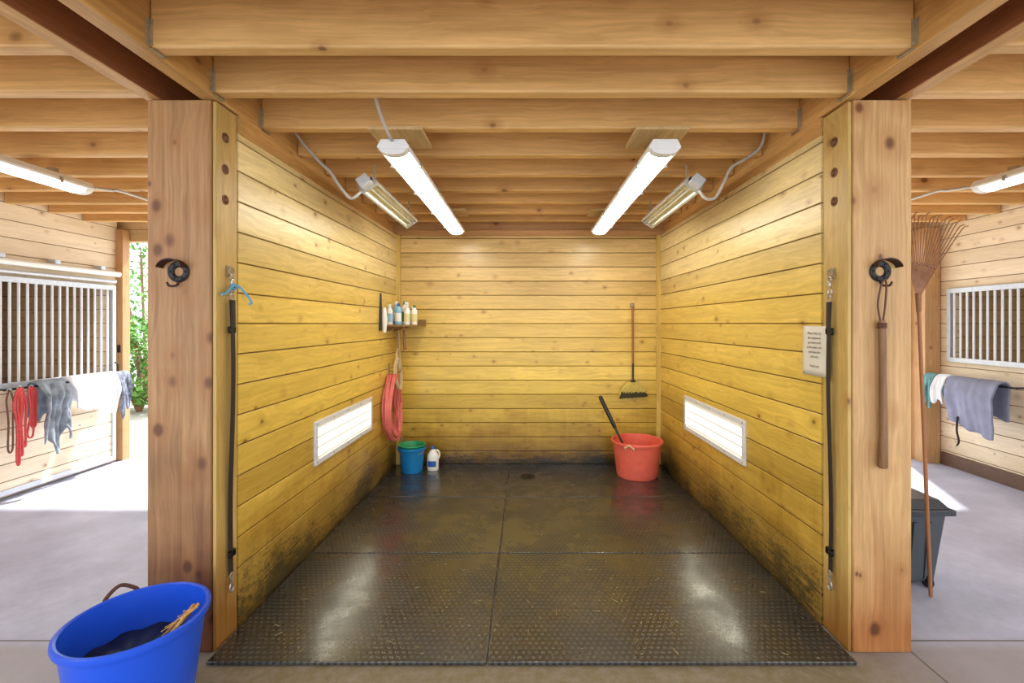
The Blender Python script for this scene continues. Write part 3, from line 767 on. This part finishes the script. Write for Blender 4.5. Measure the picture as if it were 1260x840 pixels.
r=root('hose_hanger',(-1.645,5.45,1.1),'steel hook with a cream rope loop holding up the hose','hook')
mb=MB(); mb.box(-1.652,-1.645,5.42,5.48,1.20,1.32); mb.tube(smooth([(-1.65,5.45,1.24),(-1.58,5.45,1.22),(-1.52,5.45,1.22),(-1.50,5.45,1.27)],6),.008,8); mk(mb,'hook_arm','steel',parent=r)
mb=MB()
for q in (0,.02): mb.tube(smooth([(-1.55+q,5.45,1.38),(-1.57+q,5.40,1.28),(-1.55+q,5.38,1.12),(-1.53+q,5.43,1.02),(-1.53+q,5.50,1.06),(-1.53+q,5.50,1.22)],7,closed=True),.010,7)
mb.tube(smooth([(-1.55,5.45,1.38),(-1.56,5.46,1.45),(-1.54,5.44,1.5)],5),.013,7)
mk(mb,'rope_loop','rope',parent=r)
cable([(-1.61,5.72,1.72),(-1.60,5.72,1.5),(-1.59,5.72,1.25)],.010,'rope','hanging_rope','short cream rope hanging under the shelf','rope')

r=root('wooden_shelf',(-1.45,5.50,1.72),'small brown wooden shelf holding grooming bottles','shelf')
mk(MB().box(-1.652,-1.27,5.25,5.74,1.765,1.785),'shelf_board','shelf',parent=r,bevel=.002)
for yy in (5.32,5.66):
    mb=MB(); mb.add([(-1.652,yy,1.765),(-1.45,yy,1.765),(-1.652,yy,1.70),(-1.652,yy+.02,1.765),(-1.45,yy+.02,1.765),(-1.652,yy+.02,1.70)],[(0,1,2),(3,4,5),(0,1,4,3),(1,2,5,4),(2,0,3,5)]); mk(mb,'bracket','shelf',parent=r)
mk(MB().box(-1.655,-1.27,5.735,5.745,1.785,1.85),'shelf_back','shelf',parent=r)
def bottle(x,y,r0,h,bm,cm,lm,lab,spray=False):
    c=Vector((x,y,1.786)); e=root('grooming_bottle',c,lab,'bottle',group='grooming bottles on the shelf')
    mb=MB(); mb.lathe([(0,0),(r0*.92,0),(r0,.006),(r0,h*.66),(r0*.9,h*.74),(r0*.42,h*.84),(r0*.4,h*.88),(0,h*.88)],c,20,1,.8); mk(mb,'bottle_body',bm,parent=e)
    mb=MB(); mb.lathe([(0,h*.87),(r0*.5,h*.87),(r0*.46,h),(0,h)],c,16)
    if spray:
        mb.box(c.x-.012,c.x+.012,c.y-.06,c.y+.02,c.z+h,c.z+h+.025); mb.box(c.x-.006,c.x+.006,c.y-.045,c.y-.035,c.z+h-.03,c.z+h)
    mk(mb,'cap',cm,parent=e)
    mb=MB(); vs=[];n=10
    for i in range(n+1):
        a=math.radians(-160+140*i/n)
        for z in (h*.15,h*.55): vs.append((c.x+(r0+.001)*math.cos(a),c.y+(r0+.001)*.8*math.sin(a),c.z+z))
    mb.add(vs,[(2*i,2*i+2,2*i+3,2*i+1) for i in range(n)]); mk(mb,'label_patch',lm,parent=e)
bottle(-1.60,5.32,.036,.24,'plwhite','plwhite','pllt','white bottle with pale label')
bottle(-1.565,5.46,.045,.28,'pllt','plwhite','plwhite','pale blue bottle with white label')
bottle(-1.50,5.33,.038,.25,'pllt','plblue','plwhite','pale blue bottle with blue cap')
bottle(-1.46,5.47,.045,.28,'plwhite','plgrn','plgrn','tall white bottle with green label')
bottle(-1.40,5.33,.036,.24,'plwhite','plwhite','plyel','white spray bottle with yellow label',True)
bottle(-1.365,5.47,.04,.22,'plyel','plwhite','plwhite','pale yellow bottle with white label')
bottle(-1.315,5.33,.034,.23,'plwhite','plgrn','plyel','white bottle with green cap and yellow label')
r=root('scrub_brush',(-1.63,5.10,1.68),'white long-bristled brush with dark handle hung on the boards','brush')
mb=MB(); mb.tube([(-1.635,5.10,2.14),(-1.635,5.10,1.98),(-1.635,5.10,1.72)],[.010,.014,.018],10,flat=.7); mk(mb,'handle','blackp',parent=r)
mb=MB(); mb.tube([(-1.60,5.12,1.98),(-1.595,5.12,1.85),(-1.60,5.12,1.70)],[.02,.032,.02],10); mk(mb,'bristles','plwhite',parent=r)
r=root('hanging_scraper',(-1.47,5.45,1.48),'wooden-handled sweat scraper hanging beneath the shelf','tool')
mb=MB(); mb.tube([(-1.47,5.45,1.73),(-1.47,5.46,1.62),(-1.46,5.46,1.48)],[.012,.018,.020],10); mk(mb,'handle','stick',parent=r)
mb=MB(); mb.tube([(-1.47,5.45,1.765),(-1.47,5.45,1.72)],.005,6); mk(mb,'hanging_cord','rope',parent=r)

# ================================================================ STALL DOOR
r=root('sliding_stall_door',(-5.33,5.2,.04),'sliding stall door with steel frame, vertical bars and pale boards','door')
X0,X1=-5.37,-5.32; y0,y1=4.35,5.90
for q in ((y0,y0+.05,.04,2.29),(y1-.05,y1,.04,2.29)): mk(MB().box(X0,X1,*q),'frame_stile','galv',parent=r,bevel=.004)
for q in ((y0+.05,y1-.05,2.23,2.29),(y0+.05,y1-.05,1.13,1.19),(y0+.05,y1-.05,.04,.10)): mk(MB().box(X0,X1,*q),'frame_rail','galv',parent=r,bevel=.004)
nb=17
for k in range(nb):
    y=y0+.1+(y1-y0-.2)*k/(nb-1)
    mk(MB().tube([(-5.345,y,1.19),(-5.345,y,2.23)],.012,8),'bar','barw',parent=r)
mb=MB(); planks(mb,(-5.335,y1-.05),(-5.335,y0+.05),.10,1.13,.18,-1,0,.03); mk(mb,'lower_panel','pale',parent=r,label='pale pine boards')
mk(MB().tube([(-5.31,y1-.03,1.3),(-5.27,y1-.03,1.28),(-5.27,y1-.03,1.15),(-5.31,y1-.03,1.13)],.01,8),'door_handle','blackm',parent=r)
r=root('door_track',(-5.36,4.6,2.36),'white round sliding-door track with roller brackets','track')
mk(MB().tube([(-5.33,2.6,2.44),(-5.33,5.95,2.44)],.035,12),'rail','white',parent=r)
mk(MB().tube([(-5.33,4.3,2.34),(-5.33,5.9,2.34)],.022,10),'lower_rail','galv',parent=r)
for y in (4.6,5.15,5.7):
    mb=MB(); mb.box(-5.40,-5.30,y-.03,y+.03,2.475,2.52); mk(mb,'roller_bracket','galv',parent=r,bevel=.002)
mk(MB().box(-5.37,-5.335,5.965,5.982,1.42,1.52).box(-5.36,-5.345,5.958,5.966,1.45,1.49),'switch_box','blackm',label='small dark switch box on the door post',cat='switch',bevel=.003)

r=root('stall_grille',(5.33,5.05,1.34),'fixed stall window grille of pale vertical bars in a steel frame','window grille')
y0,y1,z0,z1=4.35,5.76,1.32,2.24
for q in ((y0,y1,z0,z0+.06),(y0,y1,z1-.06,z1),(y0,y0+.05,z0+.06,z1-.06),(y1-.05,y1,z0+.06,z1-.06)): mk(MB().box(5.31,5.352,*q),'frame_rail','galv',parent=r,bevel=.004)
for k in range(16):
    y=y0+.09+(y1-y0-.18)*k/15
    mk(MB().tube([(5.33,y,z0+.05),(5.33,y,z1-.05)],.012,8),'bar','barw',parent=r)

# ================================================================ BLANKETS
def blanket(name,x,y0,y1,z,df,db,mat,lab,cat,seed,side,spread=.05,rounds=.025,jag=.10,wav=1.0,slope=0.0):
    nu,nv=46,40; vs=[]
    for i in range(nu+1):
        u=i/nu; y=y0+(y1-y0)*u
        for j in range(nv+1):
            v=j/nv
            L=df+db; s=v*L
            if s<db: q=db-s; ang=-1
            else: q=s-db; ang=1
            lim=rounds*1.57
            if q<lim: a=q/rounds; dx=ang*rounds*math.sin(a); dz=-(rounds-rounds*math.cos(a))
            else: dx=ang*rounds; dz=-(q-lim)-rounds
            w=min(1,q/.2)
            nn=mnoise.noise(Vector((u*2.5+seed*7,q*1.6,seed*3.1+ang)))
            n3=mnoise.noise(Vector((y*16+seed,q*9,seed*1.1+ang)))
            n2=(math.sin(u*math.pi*5+seed+q*3)*.5+math.sin(u*math.pi*11+seed*2+q*5)*.3)*wav
            k=1 if ang>0 else .3
            dx+=ang*w*k*(spread*(nn+.35)+.03*n2+.03+.026*n3*wav)
            if dx*ang<.01: dx=.01*ang
            dz+= w*(q/max(df,.1))*(jag*2*mnoise.noise(Vector((u*3.0,seed,ang*2.0)))+slope*(u-.5))
            dz+= .014*wav*mnoise.noise(Vector((y*14,seed*3.0,0)))
            yy=y+w*.03*mnoise.noise(Vector((q*4.2,seed*2.0,u*3)))*wav+ (u-.5)*w*-.03
            vs.append((x-side*dx*1.0,yy,z+dz))
    mb=MB(); mb.add(vs,[(i*(nv+1)+j,(i+1)*(nv+1)+j,(i+1)*(nv+1)+j+1,i*(nv+1)+j+1) for i in range(nu) for j in range(nv)])
    o=mk(mb,name,mat,label=lab,cat=cat,sharp=80)
    so=o.modifiers.new('s','SOLIDIFY'); so.thickness=.016; so.offset=0
    return o
def bbar(x,xw,y0,y1,z,lab):
    r=root('blanket_bar',(x,(y0+y1)/2,z-.02),lab,'rack')
    mk(MB().tube([(x,y0,z),(x,y1,z)],.012,10),'rail','blackm',parent=r)
    for y in (y0+.03,y1-.03):
        mk(MB().tube([(x,y,z),(xw,y,z),(xw,y,z-.08)],.010,8),'bracket_arm','blackm',parent=r)
bbar(5.13,5.34,4.76,5.84,1.12,'black iron blanket bar on the boards')
blanket('horse_blanket',5.13,4.88,5.46,1.17,.60,.42,'clgrey','slate blue folded horse blanket draped over the bar','blanket',3,1,.06,.055,.05,.30,.12)
blanket('saddle_pad',5.13,5.48,5.63,1.175,.36,.3,'clwhite','white quilted saddle pad with piping draped on the bar','saddle pad',5,1,.05,.05,.06,.5)
blanket('saddle_pad',5.13,5.65,5.81,1.17,.42,.3,'clteal','teal and white saddle pad draped on the bar','saddle pad',8,1,.05,.05,.06,.5)
r=root('blanket_strap',(5.04,5.05,.42),'dark surcingle strap hanging in front of the blue blanket','strap')
mk(MB().tube(smooth([(5.02,5.30,.72),(5.00,5.29,.56),(5.005,5.27,.44),(5.00,5.29,.38)],6),.014,6,flat=.3),'webbing','strap',parent=r)
mk(MB().torus((5.00,5.29,.37),.016,.004,'X',12,6),'buckle','chrome',parent=r)

bbar(-5.17,-5.31,4.50,5.86,1.14,'black iron blanket bar on the stall door')
blanket('horse_blanket',-5.17,5.06,5.64,1.20,.46,.34,'clwhite','broad white horse sheet draped over the door bar in sun','blanket',2,-1,.10,.06,.06,.40,-.16)
blanket('horse_blanket',-5.17,4.76,5.04,1.19,.68,.40,'clgreen','grey-blue sheet hanging crumpled over the door bar','blanket',11,-1,.12,.05,.16,.8)
blanket('saddle_pad',-5.17,5.66,5.86,1.19,.48,.3,'clnavy','grey patterned pad beside the white sheet','saddle pad',17,-1,.07,.05,.10,.6)
def leadrope(y,x,mat,name,lab,seed,zt=1.12,zb=.45,n=3,rad=.009):
    rs=random.Random(seed); r=root(name,(x,y,zb),lab,'rope')
    mb=MB()
    for k in range(n):
        o=(k-(n-1)/2)*.028; j=lambda q: rs.uniform(-q,q)
        mb.tube(smooth([(x,y+o*.4,zt),(x+.015,y+o-.03+j(.01),(zt+zb)/2+.2),(x+.015,y+o-.02+j(.02),(zt+zb)/2-.02),(x+.01,y+o-.012+j(.02),zb+.08*k),(x+.015,y+o+.018,zb+.08*k+j(.02)),(x+.012,y+o+.02+j(.015),(zt+zb)/2),(x+.01,y+o+.03,(zt+zb)/2+.18),(x,y+o*.5+.012,zt)],6),rad,7)
    mk(mb,'rope_loops',mat,parent=r)
    mb=MB(); mb.torus((x,y,zt+.0),.02,.006,'X',14,6); mk(mb,'snap_ring','chrome',parent=r)
leadrope(4.61,-5.14,'redrope','lead_rope','red lead rope looped over the door bar',1,1.15,.42,3,.010)
leadrope(4.72,-5.14,'redrope','lead_rope','red halter rope hanging from the door bar',2,1.14,.66,2)
leadrope(4.52,-5.14,'brown','leather_halter','brown leather halter hanging from the door bar',3,1.13,.55,1,.008)

# ================================================================ BIN AND RAKE
r=root('wheeled_bin',(2.56,3.36,0),'dark grey plastic wheeled bin with a black lid','bin')
mb=MB(); mb.frustum((2.28,2.79,3.11,3.56),(2.25,2.84,3.07,3.64),.03,.52); mk(mb,'bin_body','grayp',parent=r,bevel=.02,seg=3)
for k in range(4): 
    x=2.42+k*.1; mb=MB(); mb.frustum((x-.012,x+.012,3.100,3.12),(x-.012,x+.012,3.060,3.08),.06,.46); mk(mb,'body_rib','grayp',parent=r)
mb=MB(); mb.box(2.22,2.875,3.04,3.68,.51,.55); mb.frustum((2.24,2.855,3.06,3.66),(2.28,2.82,3.11,3.61),.55,.60); mk(mb,'lid','lid',parent=r,bevel=.008,seg=3)
mk(MB().box(2.85,2.90,3.2,3.45,.49,.54),'side_handle','lid',parent=r,bevel=.006)
for x in (2.36,2.74):
    mb=MB(); mb.M=Matrix.Translation((x,3.115,.045))@Matrix.Rotation(math.radians(90),4,'Y'); mb.lathe([(0,-.018),(.036,-.018),(.044,-.012),(.044,.012),(.036,.018),(0,.018)],(0,0,0),20); mk(mb,'wheel','blackp',parent=r)
rb=Vector((2.655,2.99,0.01)); rt=P(1130,372,2.93)
r=root('leaf_rake',rb,'leaf rake with wooden handle standing tines-up by the bin','rake')
mb=MB(); mb.tube([rb,rb+(rt-rb)*.3,rt-(rt-rb)*.02,rt],.0112,10); mk(mb,'handle','stick',parent=r)
d=(rt-rb).normalized(); mb=MB(); mb.tube([rt-d*.06,rt+d*.06],[.014,.018],10); mk(mb,'ferrule','rake',parent=r)
mb=MB(); c0=rt+d*.02
ends=[]
for k in range(20):
    f=k/19*2-1; a=math.radians(7)+f*math.radians(26)
    L=.54+.015*math.sin(k*2.3)
    def pt(s,yo): return c0+Vector((math.sin(a)*L*s*(.85+.15*s),yo,math.cos(a*.9)*L*s))
    pts=[pt(0,0),pt(.3,0),pt(.6,0),pt(.95,-.0),pt(1.0,-.015),pt(1.0,-.03)]
    mb.tube(smooth(pts,4),.0033,5); ends.append((pt(.42,-.004),pt(.72,-.004)))
mk(mb,'tines','rake',parent=r)
mb=MB(); mb.tube([e[0] for e in ends],.006,6); mk(mb,'cross_brace','rake',parent=r)

# ================================================================ OUTSIDE
def shrub(x,y,h,w,seed,lab):
    rs=random.Random(seed); r=root('leafy_shrub',(x,y,-.02),lab,'shrub')
    mb=MB()
    for k in range(7):
        a=rs.uniform(0,6.28); mb.tube(smooth([(x,y,-.02),(x+.15*w*math.cos(a),y+.15*w*math.sin(a),h*.35),(x+.4*w*math.cos(a),y+.4*w*math.sin(a),h*.8)],4),[.05]*4+[.03]*4+[.01],6)
    mk(mb,'stem','stick2',parent=r)
    mb=MB()
    for k in range(3200):
        a=rs.uniform(0,6.28); v=rs.uniform(-1,1); q=rs.uniform(.5,1)**.5; s=math.sqrt(1-v*v)
        c=Vector((x+w*.62*q*s*math.cos(a),y+w*.62*q*s*math.sin(a),h*.52+h*.48*q*v))
        R=Matrix.Rotation(rs.uniform(0,6.28),3,'Z')@Matrix.Rotation(rs.uniform(-1,1),3,'X'); l=rs.uniform(.05,.12)
        mb.add([c,c+R@Vector((l*.5,l*.4,0)),c+R@Vector((0,l*1.4,.02)),c+R@Vector((-l*.5,l*.4,0))],[(0,1,2,3)])
    mk(mb,'foliage','leaf',parent=r,kind='stuff')
shrub(-10.2,12.2,4.6,3.0,1,'tall green leafy shrub outside the doorway')
shrub(-12.6,17.4,5.2,3.6,2,'dense green shrub beyond the yard')
shrub(-8.0,9.4,1.9,1.6,3,'low green shrub at the yard edge')

# ================================================================ LIGHT / WORLD / CAMERA
sun=bpy.data.lights.new('sun','SUN'); sun.energy=11; sun.angle=math.radians(2.5); sun.color=(1,.97,.94)
so=bpy.data.objects.new('sun',sun); COL.objects.link(so)
so.rotation_euler=Vector((-.45,-1,-1.62)).to_track_quat('-Z','Y').to_euler(); so.location=(3,12,9)
w=bpy.data.worlds.new('World'); scene.world=w; w.use_nodes=True
bg=w.node_tree.nodes['Background']; bg.inputs[0].default_value=(.86,.92,1,1); bg.inputs[1].default_value=2.65

cam=bpy.data.cameras.new('camera'); cam.sensor_width=36; cam.lens=16; cam.shift_x=-18/1260; cam.shift_y=-22/1260; cam.clip_start=.05
co=bpy.data.objects.new('camera',cam); COL.objects.link(co); co.location=(0,0,1.8); co.rotation_euler=(math.radians(90),0,0)
scene.camera=co
